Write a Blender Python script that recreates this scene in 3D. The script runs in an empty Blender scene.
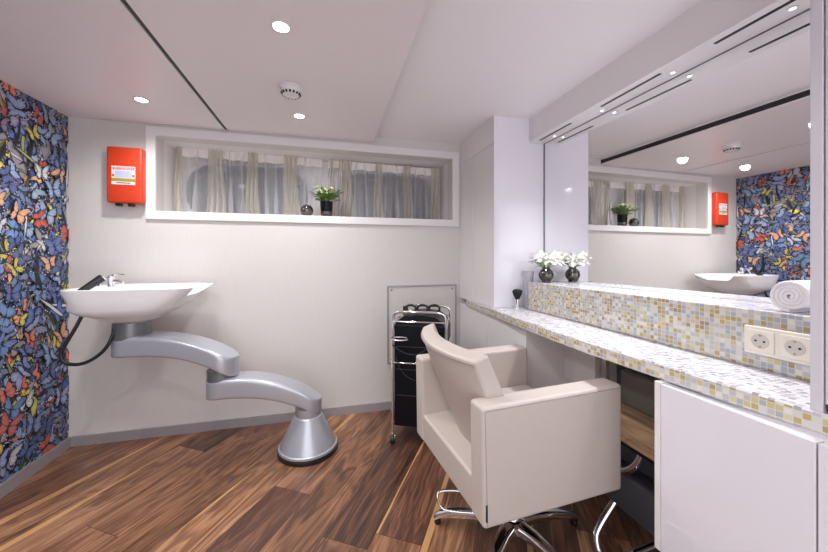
import bpy, bmesh, math, random
from mathutils import Vector, Matrix
random.seed(7)
PI = math.pi
S = bpy.context.scene
COL = S.collection
D = math.radians

# ------------------------------------------------------------------ node helpers
class NT:
    def __init__(self, name):
        self.mat = bpy.data.materials.new(name)
        self.mat.use_nodes = True
        self.t = self.mat.node_tree
        self.t.nodes.clear()
        self.out = self.n('ShaderNodeOutputMaterial')
    def n(self, kind, **kw):
        nd = self.t.nodes.new(kind)
        for k, v in kw.items():
            setattr(nd, k, v)
        return nd
    def link(self, a, b):
        self.t.links.new(a, b)
    def put(self, sock, v):
        if isinstance(v, bpy.types.NodeSocket):
            self.link(v, sock)
        elif isinstance(v, (tuple, list)):
            sock.default_value = tuple(v) if len(v) == len(sock.default_value) else (*v, 1.0)
        else:
            sock.default_value = v
    def m(self, op, a, b=None, c=None):
        nd = self.n('ShaderNodeMath', operation=op)
        self.put(nd.inputs[0], a)
        if b is not None: self.put(nd.inputs[1], b)
        if c is not None: self.put(nd.inputs[2], c)
        return nd.outputs[0]
    def mix(self, f, a, b, blend='MIX'):
        nd = self.n('ShaderNodeMix', data_type='RGBA', blend_type=blend)
        self.put(nd.inputs[0], f); self.put(nd.inputs[6], a); self.put(nd.inputs[7], b)
        return nd.outputs[2]
    def mixf(self, f, a, b):
        nd = self.n('ShaderNodeMix', data_type='FLOAT')
        self.put(nd.inputs[0], f); self.put(nd.inputs[2], a); self.put(nd.inputs[3], b)
        return nd.outputs[0]
    def xyz(self, x, y, z):
        nd = self.n('ShaderNodeCombineXYZ')
        for i, v in enumerate((x, y, z)): self.put(nd.inputs[i], v)
        return nd.outputs[0]
    def sep(self, v):
        nd = self.n('ShaderNodeSeparateXYZ'); self.link(v, nd.inputs[0])
        return nd.outputs
    def coord(self, which='Object'):
        return self.n('ShaderNodeTexCoord').outputs[which]
    def noise(self, vec, scale=5, detail=2, rough=.5, dist=0):
        nd = self.n('ShaderNodeTexNoise')
        if vec is not None: self.link(vec, nd.inputs['Vector'])
        nd.inputs['Scale'].default_value = scale; nd.inputs['Detail'].default_value = detail
        nd.inputs['Roughness'].default_value = rough; nd.inputs['Distortion'].default_value = dist
        return nd.outputs[0]
    def white(self, vec):
        nd = self.n('ShaderNodeTexWhiteNoise', noise_dimensions='3D'); self.link(vec, nd.inputs['Vector'])
        return nd.outputs
    def ramp(self, f, stops, interp='LINEAR'):
        nd = self.n('ShaderNodeValToRGB'); cr = nd.color_ramp; cr.interpolation = interp
        while len(cr.elements) < len(stops): cr.elements.new(0.5)
        for e, (p, c) in zip(cr.elements, stops):
            e.position = p; e.color = (*c, 1) if len(c) == 3 else c
        self.link(f, nd.inputs[0])
        return nd.outputs[0]
    def bump(self, h, strength=.2, dist=.01):
        nd = self.n('ShaderNodeBump'); nd.inputs['Strength'].default_value = strength
        nd.inputs['Distance'].default_value = dist; self.link(h, nd.inputs['Height'])
        return nd.outputs[0]
    def bsdf(self, **kw):
        nd = self.n('ShaderNodeBsdfPrincipled')
        for k, v in kw.items(): self.put(nd.inputs[k.replace('_', ' ')], v)
        self.link(nd.outputs[0], self.out.inputs[0])
        return nd

def srgb(r, g, b):
    f = lambda c: (c/255/12.92) if c/255 <= .04045 else ((c/255+.055)/1.055)**2.4
    return (f(r), f(g), f(b))

def plain(name, col, rough=.5, metal=0, var=.06, scale=14, bump=0, bscale=200, coat=0, spec=.5):
    t = NT(name)
    co = t.coord()
    f = t.noise(co, scale, 3)
    c = t.mix(f, tuple(x*(1-var) for x in col), tuple(min(1, x*(1+var)) for x in col))
    b = t.bsdf(Base_Color=c, Roughness=rough, Metallic=metal, Coat_Weight=coat, Specular_IOR_Level=spec)
    if bump:
        t.link(t.bump(t.noise(co, bscale, 2), bump, .002), b.inputs['Normal'])
    return t.mat

M = {}
M['wall'] = None
def mat_wall():
    t = NT('wall_vinyl'); co = t.coord(); x, y, z = t.sep(co)
    v = t.noise(t.xyz(t.m('MULTIPLY', x, 260), t.m('MULTIPLY', y, 260), t.m('MULTIPLY', z, 9)), 1, 3, .6)
    c = t.mix(v, srgb(208, 204, 201), srgb(222, 218, 215))
    b = t.bsdf(Base_Color=c, Roughness=.42, Specular_IOR_Level=.4)
    t.link(t.bump(v, .08, .002), b.inputs['Normal'])
    return t.mat
M['wall'] = mat_wall()
M['paint'] = plain('ceiling_paint', srgb(243, 239, 242), .55, var=.01, scale=3)
M['gloss_ceiling'] = plain('ceiling_panel_lacquer', srgb(236, 229, 231), .3, var=.01, scale=3)
M['white_gloss'] = plain('white_lacquer', srgb(231, 228, 236), .07, var=.008, scale=3, coat=.3)
M['white_satin'] = plain('white_satin', srgb(233, 230, 230), .35, var=.01)
M['grey_edge'] = plain('grey_panel_edge', srgb(212, 209, 217), .25, var=.01)
M['alu'] = plain('brushed_aluminium', srgb(168, 164, 167), .38, metal=.3, var=.05, scale=40)
M['black'] = plain('black_plastic', (.012, .012, .014), .35)
M['black_gloss'] = plain('black_gloss', (.004, .005, .009), .3, coat=.0, spec=.25)
M['chrome'] = plain('chrome', (.86, .86, .88), .07, metal=1, var=.02)
M['silver'] = plain('silver_paint', srgb(186, 188, 197), .3, metal=.45, var=.02, coat=.3)
M['silver_dark'] = plain('dark_silver_paint', srgb(120, 121, 126), .35, metal=.5, var=.02)  # darker silver for basin joints and mirror seams
M['ceramic'] = plain('white_ceramic', srgb(240, 238, 240), .08, var=.005, coat=.5)
M['leather'] = plain('greige_leatherette', srgb(194, 183, 176), .48, var=.02, scale=30, bump=.06, bscale=900)
M['leather_dark'] = plain('seam_thread', srgb(158, 146, 140), .6, var=.02)
M['charcoal'] = plain('charcoal_leatherette', srgb(128, 128, 122), .4, var=.04, bump=.06, bscale=700)
M['charcoal_matt'] = plain('charcoal_laminate', srgb(98, 98, 106), .4, var=.04)
M['red'] = plain('red_orange_plastic', srgb(212, 66, 32), .38, var=.03)
M['label'] = plain('label_paper', srgb(238, 228, 234), .5, var=.01)
M['label_red'] = plain('label_red', srgb(214, 88, 96), .5)
M['label_blue'] = plain('label_blue', srgb(186, 194, 222), .5, var=.08)
M['label_olive'] = plain('label_olive', srgb(166, 150, 60), .5, var=.2, scale=300)
M['ink'] = plain('ink', srgb(58, 46, 46), .5)
M['socket'] = plain('socket_plastic', srgb(236, 230, 216), .3, var=.01)
M['socket_in'] = plain('socket_recess', srgb(206, 202, 190), .3, var=.01)
M['green'] = plain('leaf_green', srgb(96, 128, 56), .5, var=.4, scale=60)
M['green_dark'] = plain('leaf_dark', srgb(56, 82, 38), .5, var=.35, scale=60)
M['petal'] = plain('white_petal', srgb(244, 244, 236), .5, var=.03)
M['petal_green'] = plain('cream_petal', srgb(222, 226, 190), .5, var=.1, scale=80)
M['towel'] = plain('white_terry', srgb(244, 242, 244), .9, var=.03, scale=200, bump=.6, bscale=500)
M['bristle'] = plain('black_bristle', (.01, .01, .012), .8, bump=.5, bscale=900)
M['header'] = plain('curtain_header', srgb(236, 231, 228), .8, var=.03)

def mat_glass_dark(name, tint, alpha_rough=.03):
    t = NT(name)
    g = t.n('ShaderNodeBsdfGlass'); g.inputs['Color'].default_value = (*tint, 1)
    g.inputs['Roughness'].default_value = alpha_rough; g.inputs['IOR'].default_value = 1.45
    t.link(g.outputs[0], t.out.inputs[0]); return t.mat
M['smoke_glass'] = plain('smoked_mirror_glass', srgb(112, 108, 106), .05, metal=.85, var=.05)
M['frost'] = plain('frosted_glass', srgb(226, 224, 234), .25, var=.01)
M['frost'].node_tree.nodes['Principled BSDF'].inputs['Transmission Weight'].default_value = .55

def mat_mirror():
    t = NT('mirror_silver'); f = t.noise(t.coord(), 2, 1)
    c = t.mix(f, (.93, .935, .935), (.95, .95, .95))
    t.bsdf(Base_Color=c, Metallic=1.0, Roughness=0.0); return t.mat
M['mirror'] = mat_mirror()

def mat_emit(name, col, s):
    t = NT(name); e = t.n('ShaderNodeEmission')
    e.inputs[0].default_value = (*col, 1); e.inputs[1].default_value = s
    t.link(e.outputs[0], t.out.inputs[0]); return t.mat
M['lamp'] = mat_emit('lamp_glow', (1, .97, .93), 14)
M['lamp_cool'] = mat_emit('lamp_glow_cool', (.95, .96, 1), 2.5)

def mat_sheer(name, col, opac):
    t = NT(name); co = t.coord(); x, y, z = t.sep(co)
    v = t.noise(t.xyz(t.m('MULTIPLY', x, 300), 0.0, t.m('MULTIPLY', z, 20)), 1, 2)
    d = t.n('ShaderNodeBsdfDiffuse'); d.inputs[0].default_value = (*col, 1)
    tl = t.n('ShaderNodeBsdfTranslucent'); tl.inputs[0].default_value = (*col, 1)
    m1 = t.n('ShaderNodeMixShader'); m1.inputs[0].default_value = .35
    t.link(d.outputs[0], m1.inputs[1]); t.link(tl.outputs[0], m1.inputs[2])
    tr = t.n('ShaderNodeBsdfTransparent')
    m2 = t.n('ShaderNodeMixShader'); t.link(t.m('MULTIPLY_ADD', v, .2, opac-.1), m2.inputs[0])
    t.link(tr.outputs[0], m2.inputs[1]); t.link(m1.outputs[0], m2.inputs[2])
    t.link(m2.outputs[0], t.out.inputs[0]); return t.mat
M['sheer'] = mat_sheer('sheer_voile', srgb(238, 237, 238), .36)
M['sheer_fold'] = mat_sheer('sheer_voile_folds', srgb(232, 227, 217), .62)

def mat_window():
    t = NT('night_window_glass'); f = t.noise(t.coord(), 2.2, 2)
    c = t.mix(f, srgb(78, 84, 96), srgb(104, 110, 122))
    t.bsdf(Base_Color=c, Roughness=.06, Coat_Weight=.5); return t.mat
M['pane'] = mat_window()

def mat_floor():
    t = NT('walnut_planks'); x, y, z = t.sep(t.coord())
    a = D(58); ca, sa = math.cos(a), math.sin(a)
    u = t.m('ADD', t.m('MULTIPLY', x, ca), t.m('MULTIPLY', y, sa))
    v = t.m('ADD', t.m('MULTIPLY', x, -sa), t.m('MULTIPLY', y, ca))
    vp = t.m('DIVIDE', t.m('SUBTRACT', v, -.037), .2)
    row = t.m('FLOOR', vp); fv = t.m('FRACT', vp)
    roff = t.white(t.xyz(row, 3.3, 1.7))[0]
    up = t.m('DIVIDE', t.m('ADD', u, t.m('MULTIPLY', roff, 3.1)), 1.55)
    colm = t.m('FLOOR', up); fu = t.m('FRACT', up)
    w = t.white(t.xyz(row, colm, 5.1)); r1 = w[0]; rc = t.n('ShaderNodeSeparateColor'); t.link(w[1], rc.inputs[0])
    r2, r3 = rc.outputs[1], rc.outputs[2]
    sh = t.m('MULTIPLY', r1, 37)
    big = t.noise(t.xyz(t.m('MULTIPLY', u, 1.3), t.m('MULTIPLY_ADD', v, 9, sh), sh), 1, 3, .55, .6)
    fine = t.noise(t.xyz(t.m('MULTIPLY', u, 3.4), t.m('MULTIPLY_ADD', v, 135, sh), sh), 1, 4, .65)
    band = t.m('SINE', t.m('MULTIPLY', big, 52))
    tone = t.m('ADD', t.m('MULTIPLY', r1, .52), t.m('ADD', t.m('MULTIPLY', big, .75), t.m('ADD', t.m('MULTIPLY', band, .11), t.m('MULTIPLY_ADD', fine, .85, -.62))))
    c = t.ramp(tone, [(0, srgb(42, 28, 24)), (.3, srgb(86, 57, 42)), (.55, srgb(131, 90, 64)), (.8, srgb(174, 128, 94)), (1, srgb(206, 164, 126))])
    c = t.mix(t.m('MULTIPLY', r3, .3), c, srgb(112, 74, 66))
    # sapwood edge on some planks
    sapn = t.noise(t.xyz(t.m('MULTIPLY', u, .9), sh, 2.0), 1, 1)
    edge = t.m('SUBTRACT', 1, fv)
    wd = t.m('MULTIPLY', t.m('MAXIMUM', t.m('SUBTRACT', t.m('MULTIPLY_ADD', fine, .12, sapn), .44), 0), .7)
    sap = t.m('MULTIPLY', t.m('LESS_THAN', edge, wd), t.m('GREATER_THAN', r2, .62))
    c = t.mix(t.m('MULTIPLY', sap, .8), c, srgb(206, 158, 106))
    # dark heart streaks
    stn = t.noise(t.xyz(t.m('MULTIPLY', u, .8), t.m('MULTIPLY_ADD', v, 14, sh), 9.0), 1, 2)
    c = t.mix(t.m('MULTIPLY', t.m('GREATER_THAN', stn, .66), .55), c, srgb(52, 36, 34))
    gap = t.m('MAXIMUM', t.m('LESS_THAN', fv, .012), t.m('LESS_THAN', fu, .0015))
    c = t.mix(t.m('MULTIPLY', gap, .8), c, (.012, .008, .007))
    b = t.bsdf(Base_Color=c, Roughness=t.m('MULTIPLY_ADD', fine, .2, .26), Specular_IOR_Level=.5)
    t.link(t.bump(t.m('SUBTRACT', fine, t.m('MULTIPLY', gap, 2)), .15, .002), b.inputs['Normal'])
    return t.mat
M['floor'] = mat_floor()

def mat_wood(name):
    t = NT(name); x, y, z = t.sep(t.coord())
    n = t.noise(t.xyz(t.m('MULTIPLY', x, 30), t.m('MULTIPLY', y, 5), 1.0), 1, 4, .6, .4)
    c = t.ramp(n, [(.25, srgb(160, 122, 92)), (.5, srgb(206, 170, 136)), (.75, srgb(226, 198, 166))])
    t.bsdf(Base_Color=c, Roughness=.35); return t.mat
M['oak'] = mat_wood('oak_laminate')

def mat_mosaic(name, size, oy=0.0, oz=0.0):
    t = NT(name); x, y, z = t.sep(t.coord())
    nx, ny, nz = t.sep(t.n('ShaderNodeNewGeometry').outputs['True Normal'])
    up = t.m('GREATER_THAN', t.m('ABSOLUTE', nz), .6)
    en = t.m('GREATER_THAN', t.m('ABSOLUTE', ny), .8)
    a = t.mixf(up, t.mixf(en, y, x), y)
    b_ = t.mixf(up, z, x)
    pa = t.m('DIVIDE', t.m('ADD', a, 4 + oy), size); pb = t.m('DIVIDE', t.m('ADD', b_, 4 + oz), size)
    w = t.white(t.xyz(t.m('FLOOR', pa), t.m('FLOOR', pb), 7.7))
    clus = t.noise(t.xyz(t.m('MULTIPLY', t.m('FLOOR', pa), .16), t.m('MULTIPLY', t.m('FLOOR', pb), .25), 0.0), 1, 1)
    val = t.m('ADD', w[0], t.m('MULTIPLY', t.m('SUBTRACT', clus, .5), 1.1))
    side = t.ramp(val, [(0, srgb(190, 188, 188)), (.13, srgb(210, 207, 202)), (.27, srgb(170, 173, 178)), (.38, srgb(222, 218, 208)),
                        (.5, srgb(192, 184, 182)), (.58, srgb(164, 168, 176)), (.66, srgb(204, 198, 156)), (.75, srgb(184, 164, 92)),
                        (.84, srgb(170, 150, 92)), (.92, srgb(200, 186, 132)), (.985, srgb(160, 134, 92))], 'CONSTANT')
    top = t.ramp(val, [(0, srgb(214, 212, 218)), (.3, srgb(184, 182, 192)), (.5, srgb(218, 215, 217)), (.66, srgb(176, 173, 178)),
                       (.84, srgb(204, 198, 188)), (.92, srgb(150, 146, 146))], 'CONSTANT')
    side = t.mix(.08, side, srgb(214, 212, 206))
    c = t.mix(up, side, top)  # glare greys painted into upward tiles, edge shade into side tiles
    fa, fb = t.m('FRACT', pa), t.m('FRACT', pb)
    g = .07
    gr = t.m('MAXIMUM', t.m('GREATER_THAN', t.m('ABSOLUTE', t.m('SUBTRACT', fa, .5)), .5-g), t.m('GREATER_THAN', t.m('ABSOLUTE', t.m('SUBTRACT', fb, .5)), .5-g))
    c = t.mix(gr, c, t.mix(up, srgb(204, 202, 197), srgb(212, 210, 214)))
    rough = t.mixf(gr, t.m('MULTIPLY_ADD', w[0], .12, .08), .6)
    b = t.bsdf(Base_Color=c, Roughness=rough, Coat_Weight=.2)
    t.link(t.bump(t.m('SUBTRACT', 1, gr), .3, .0015), b.inputs['Normal'])
    return t.mat
M['mosaic'] = mat_mosaic('glass_mosaic_counter', .0143, 0, -.828+.0143*58-.0003)
M['mosaic_small'] = mat_mosaic('glass_mosaic_splash', .0146, 0.004, -.998+.0146*69)

def mat_paper():
    t = NT('butterfly_wallpaper')
    a = t.n('ShaderNodeAttribute', attribute_name='ink')
    f = t.noise(t.coord(), 160, 2)
    c = t.mix(t.m('MULTIPLY', f, .12), a.outputs['Color'], (.05, .05, .07), 'MIX')
    t.bsdf(Base_Color=c, Roughness=.5); return t.mat
M['paper'] = mat_paper()

# ------------------------------------------------------------------ mesh helpers
class MB:
    def __init__(self):
        self.bm = bmesh.new()
    def box(self, x0, x1, y0, y1, z0, z1, bev=0, seg=2, mi=0):
        vs = [self.bm.verts.new((x, y, z)) for x in (x0, x1) for y in (y0, y1) for z in (z0, z1)]
        idx = [(0, 1, 3, 2), (4, 6, 7, 5), (0, 4, 5, 1), (2, 3, 7, 6), (0, 2, 6, 4), (1, 5, 7, 3)]
        fs = [self.bm.faces.new([vs[i] for i in f]) for f in idx]
        for f in fs: f.material_index = mi
        if bev:
            es = list({e for f in fs for e in f.edges})
            bmesh.ops.bevel(self.bm, geom=es, offset=bev, segments=seg, profile=.5, affect='EDGES')
        return self
    def loft(self, rings, cap=True, closed=True, mi=0):
        R = [[self.bm.verts.new(p) for p in r] for r in rings]
        n = len(R[0])
        for a, b in zip(R, R[1:]):
            for i in range(n if closed else n-1):
                j = (i+1) % n
                f = self.bm.faces.new((a[i], a[j], b[j], b[i])); f.material_index = mi
        if cap:
            for r in (R[0][::-1], R[-1]):
                try:
                    f = self.bm.faces.new(r); f.material_index = mi
                except ValueError: pass
        return self
    def lathe(self, prof, c=(0, 0, 0), n=40, axis='z', cap=True, mi=0):
        rings = []
        for r, h in prof:
            rg = []
            for i in range(n):
                a = 2*PI*i/n; p, q = r*math.cos(a), r*math.sin(a)
                v = {'z': (p, q, h), 'x': (h, p, q), 'y': (q, h, p)}[axis]
                rg.append((c[0]+v[0], c[1]+v[1], c[2]+v[2]))
            rings.append(rg)
        return self.loft(rings, cap, mi=mi)
    def tube(self, pts, r, n=12, closed=False, mi=0, smooth=0, cap=True):
        P = [Vector(p) for p in pts]
        for _ in range(smooth):
            Q = []
            m = len(P)
            rng = range(m) if closed else range(m-1)
            if not closed: Q.append(P[0])
            for i in rng:
                a, b = P[i], P[(i+1) % m]
                Q += [a.lerp(b, .25), a.lerp(b, .75)]
            if not closed: Q.append(P[-1])
            P = Q
        m = len(P); rings = []
        prev = None
        for i in range(m):
            if closed: d = P[(i+1) % m]-P[i-1]
            else: d = P[min(i+1, m-1)]-P[max(i-1, 0)]
            d.normalize()
            if prev is None:
                ref = Vector((0, 0, 1)) if abs(d.z) < .9 else Vector((1, 0, 0))
                nx = d.cross(ref).normalized()
            else:
                nx = (prev - d*prev.dot(d)).normalized()
            prev = nx; ny = d.cross(nx)
            rr = r(i/(m-1)) if callable(r) else r
            rings.append([P[i]+nx*(rr*math.cos(2*PI*k/n))+ny*(rr*math.sin(2*PI*k/n)) for k in range(n)])
        if closed: rings.append(rings[0])
        if closed:
            R = [[self.bm.verts.new(p) for p in rg] for rg in rings[:-1]]
            for i in range(m):
                a, b = R[i], R[(i+1) % m]
                best = min(range(n), key=lambda s: (a[0].co-b[s].co).length) if i == m-1 else 0
                for k in range(n):
                    self.bm.faces.new((a[k], a[(k+1) % n], b[(k+1+best) % n], b[(k+best) % n]))
            return self
        return self.loft(rings, cap, mi=mi)
    def ball(self, c, r, sz=1.0, seg=20, mi=0):
        mtx = Matrix.Translation(c) @ Matrix.Diagonal((r, r, r*sz, 1))
        ret = bmesh.ops.create_uvsphere(self.bm, u_segments=seg, v_segments=max(6, seg//2), radius=1, matrix=mtx)
        return self
    def poly(self, pts, mi=0):
        f = self.bm.faces.new([self.bm.verts.new(p) for p in pts]); f.material_index = mi
        return self
    def prism(self, outline, z0, z1, mi=0):
        return self.loft([[(x, y, z0) for x, y in outline], [(x, y, z1) for x, y in outline]], mi=mi)
    def done(self, name, mat, parent=None, smooth=False, bevel=0, seg=3, loc=None, rot=None, kind=None, subsurf=0):
        me = bpy.data.meshes.new(name)
        bmesh.ops.recalc_face_normals(self.bm, faces=self.bm.faces[:])
        self.bm.to_mesh(me); self.bm.free()
        o = bpy.data.objects.new(name, me); COL.objects.link(o)
        for mm in (mat if isinstance(mat, (list, tuple)) else [mat]):
            me.materials.append(M[mm] if isinstance(mm, str) else mm)
        if parent: o.parent = parent
        if loc: o.location = loc
        if rot: o.rotation_euler = rot
        if smooth or bevel:
            for p in me.polygons: p.use_smooth = True
        if bevel:
            b = o.modifiers.new('bevel', 'BEVEL'); b.width = bevel; b.segments = seg; b.limit_method = 'ANGLE'; b.angle_limit = D(35)
            b.harden_normals = True
        elif smooth:
            try:
                me.set_sharp_from_angle(angle=D(42))
            except Exception: pass
        if subsurf:
            s = o.modifiers.new('sub', 'SUBSURF'); s.levels = subsurf; s.render_levels = subsurf
        if kind: o['kind'] = kind
        return o

def tag(o, label, cat, group=None):
    o['label'] = label; o['category'] = cat
    if group: o['group'] = group
    return o
def thing(name, label, cat, loc=(0, 0, 0), rz=0, group=None):
    o = bpy.data.objects.new(name, None); o.empty_display_size = .05
    COL.objects.link(o); o.location = loc; o.rotation_euler = (0, 0, rz)
    return tag(o, label, cat, group)
def dup(o, loc, label):
    c = o.copy(); COL.objects.link(c); c.location = loc; c['label'] = label
    for ch in list(o.children):
        k = ch.copy(); COL.objects.link(k); k.parent = c
        for g in ch.children:
            h = g.copy(); COL.objects.link(h); h.parent = k
    return c

# ------------------------------------------------------------------ room dimensions
XL, XR, YB, YF = -1.537, 1.432, 2.473, -1.0
ZL, ZH = 2.006, 2.062

# ------------------------------------------------------------------ setting
MB().box(XL-.1, XR+.1, YF-.1, YB+.1, -.08, 0).done('floor', 'floor', kind='structure')
MB().box(XL-.1, XR+.1, YF-.1, YB+.1, ZH, ZH+.08).done('ceiling', 'paint', kind='structure')
b = MB()
b.box(XL, -.672, YF, YB, ZL, ZH-.0005)
b.done('ceiling_panel', 'gloss_ceiling', kind='structure')
b = MB(); b.box(-.652, .325, YF, YB, ZL, ZH-.0005)
b.done('ceiling_panel', 'gloss_ceiling', kind='structure')
MB().box(-.672, -.652, YF, YB, ZL+.008, ZH-.001).done('trim_1', 'black', kind='structure')
MB().box(.3251, .3262, YF, YB, ZL+.012, ZL+.044).done('trim_2', 'black', kind='structure')

# back wall with the window recess
NX0, NX1, NZ0, NZ1, NY = -1.068, .958, 1.447, 1.935, 2.80
b = MB()
b.box(XL-.1, XR+.1, YB, YB+.1, 0, NZ0)
b.box(XL-.1, XR+.1, YB, YB+.1, NZ1, ZH)
b.box(XL-.1, NX0, YB, YB+.1, NZ0, NZ1)
b.box(NX1, XR+.1, YB, YB+.1, NZ0, NZ1)
b.done('wall_back', 'wall', kind='structure')
b = MB()
b.box(NX0-.02, NX0, YB+.1, NY, NZ0, NZ1); b.box(NX1, NX1+.02, YB+.1, NY, NZ0, NZ1)
b.box(NX0-.02, NX1+.02, YB+.1, NY, NZ0-.02, NZ0); b.box(NX0-.02, NX1+.02, YB+.1, NY, NZ1, NZ1+.02)
b.box(NX0-.02, NX1+.02, NY, NY+.02, NZ0-.02, NZ1+.02)
b.done('trim_3', 'white_satin', kind='structure')
# picture-frame architrave round the recess
def frame_xz(x0, x1, z0, z1, w, y0, y1):
    m = MB()
    o = [(x0, z0), (x1, z0), (x1, z1), (x0, z1)]
    i = [(x0+w, z0+w), (x1-w, z0+w), (x1-w, z1-w), (x0+w, z1-w)]
    V = lambda p, y: m.bm.verts.new((p[0], y, p[1]))
    of, ob = [V(p, y0) for p in o], [V(p, y1) for p in o]
    jf, jb = [V(p, y0) for p in i], [V(p, y1) for p in i]
    for k in range(4):
        q = (k+1) % 4
        for A, B in ((of, jf), (jf, jb), (jb, ob), (ob, of)):
            m.bm.faces.new((A[k], A[q], B[q], B[k]))
    return m
frame_xz(-1.122, 1.012, 1.395, 1.988, .054, YB-.016, YB-.0005).done('trim_4', 'white_satin', kind='structure', bevel=.003)

# portholes behind the curtains
def rrect(cx, cz, hx, hz, r, n=14):
    pts = []
    for k, (sx, sz) in enumerate(((1, 1), (-1, 1), (-1, -1), (1, -1))):
        for i in range(n+1):
            a = PI/2*k + PI/2*i/n
            pts.append((cx+sx*(hx-r)+r*math.cos(a), cz+sz*(hz-r)+r*math.sin(a)))
    return pts
for k, (cx, hx) in enumerate(((-.585, .43), (.50, .42))):
    cz, hz = 1.64, .215
    ou = rrect(cx, cz, hx+.03, hz+.025, .21); mid = rrect(cx, cz, hx+.012, hz+.01, .2); inn = rrect(cx, cz, hx, hz, .195)
    m = MB()
    m.loft([[(x, NY-.001, z) for x, z in ou], [(x, NY-.02, z) for x, z in ou], [(x, NY-.026, z) for x, z in mid],
            [(x, NY-.02, z) for x, z in inn], [(x, NY-.004, z) for x, z in inn]], cap=False)
    wf = m.done('window_%d' % (k+1), 'grey_edge', smooth=True, kind='structure')
    m = MB(); m.loft([[(x, NY-.002, z) for x, z in inn], [(x, NY-.007, z) for x, z in inn]])
    m.done('window_pane', 'pane', wf)
m = MB(); m.lathe([(.004, NY), (.004, NY-.03), (.011, NY-.032), (.011, NY-.042), (.0, NY-.043)], (-1.035, 0, 1.635), 16, 'y')
tag(m.done('curtain_knob', 'alu', smooth=True), 'tiny grey curtain knob left of the round window', 'knob')

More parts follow.
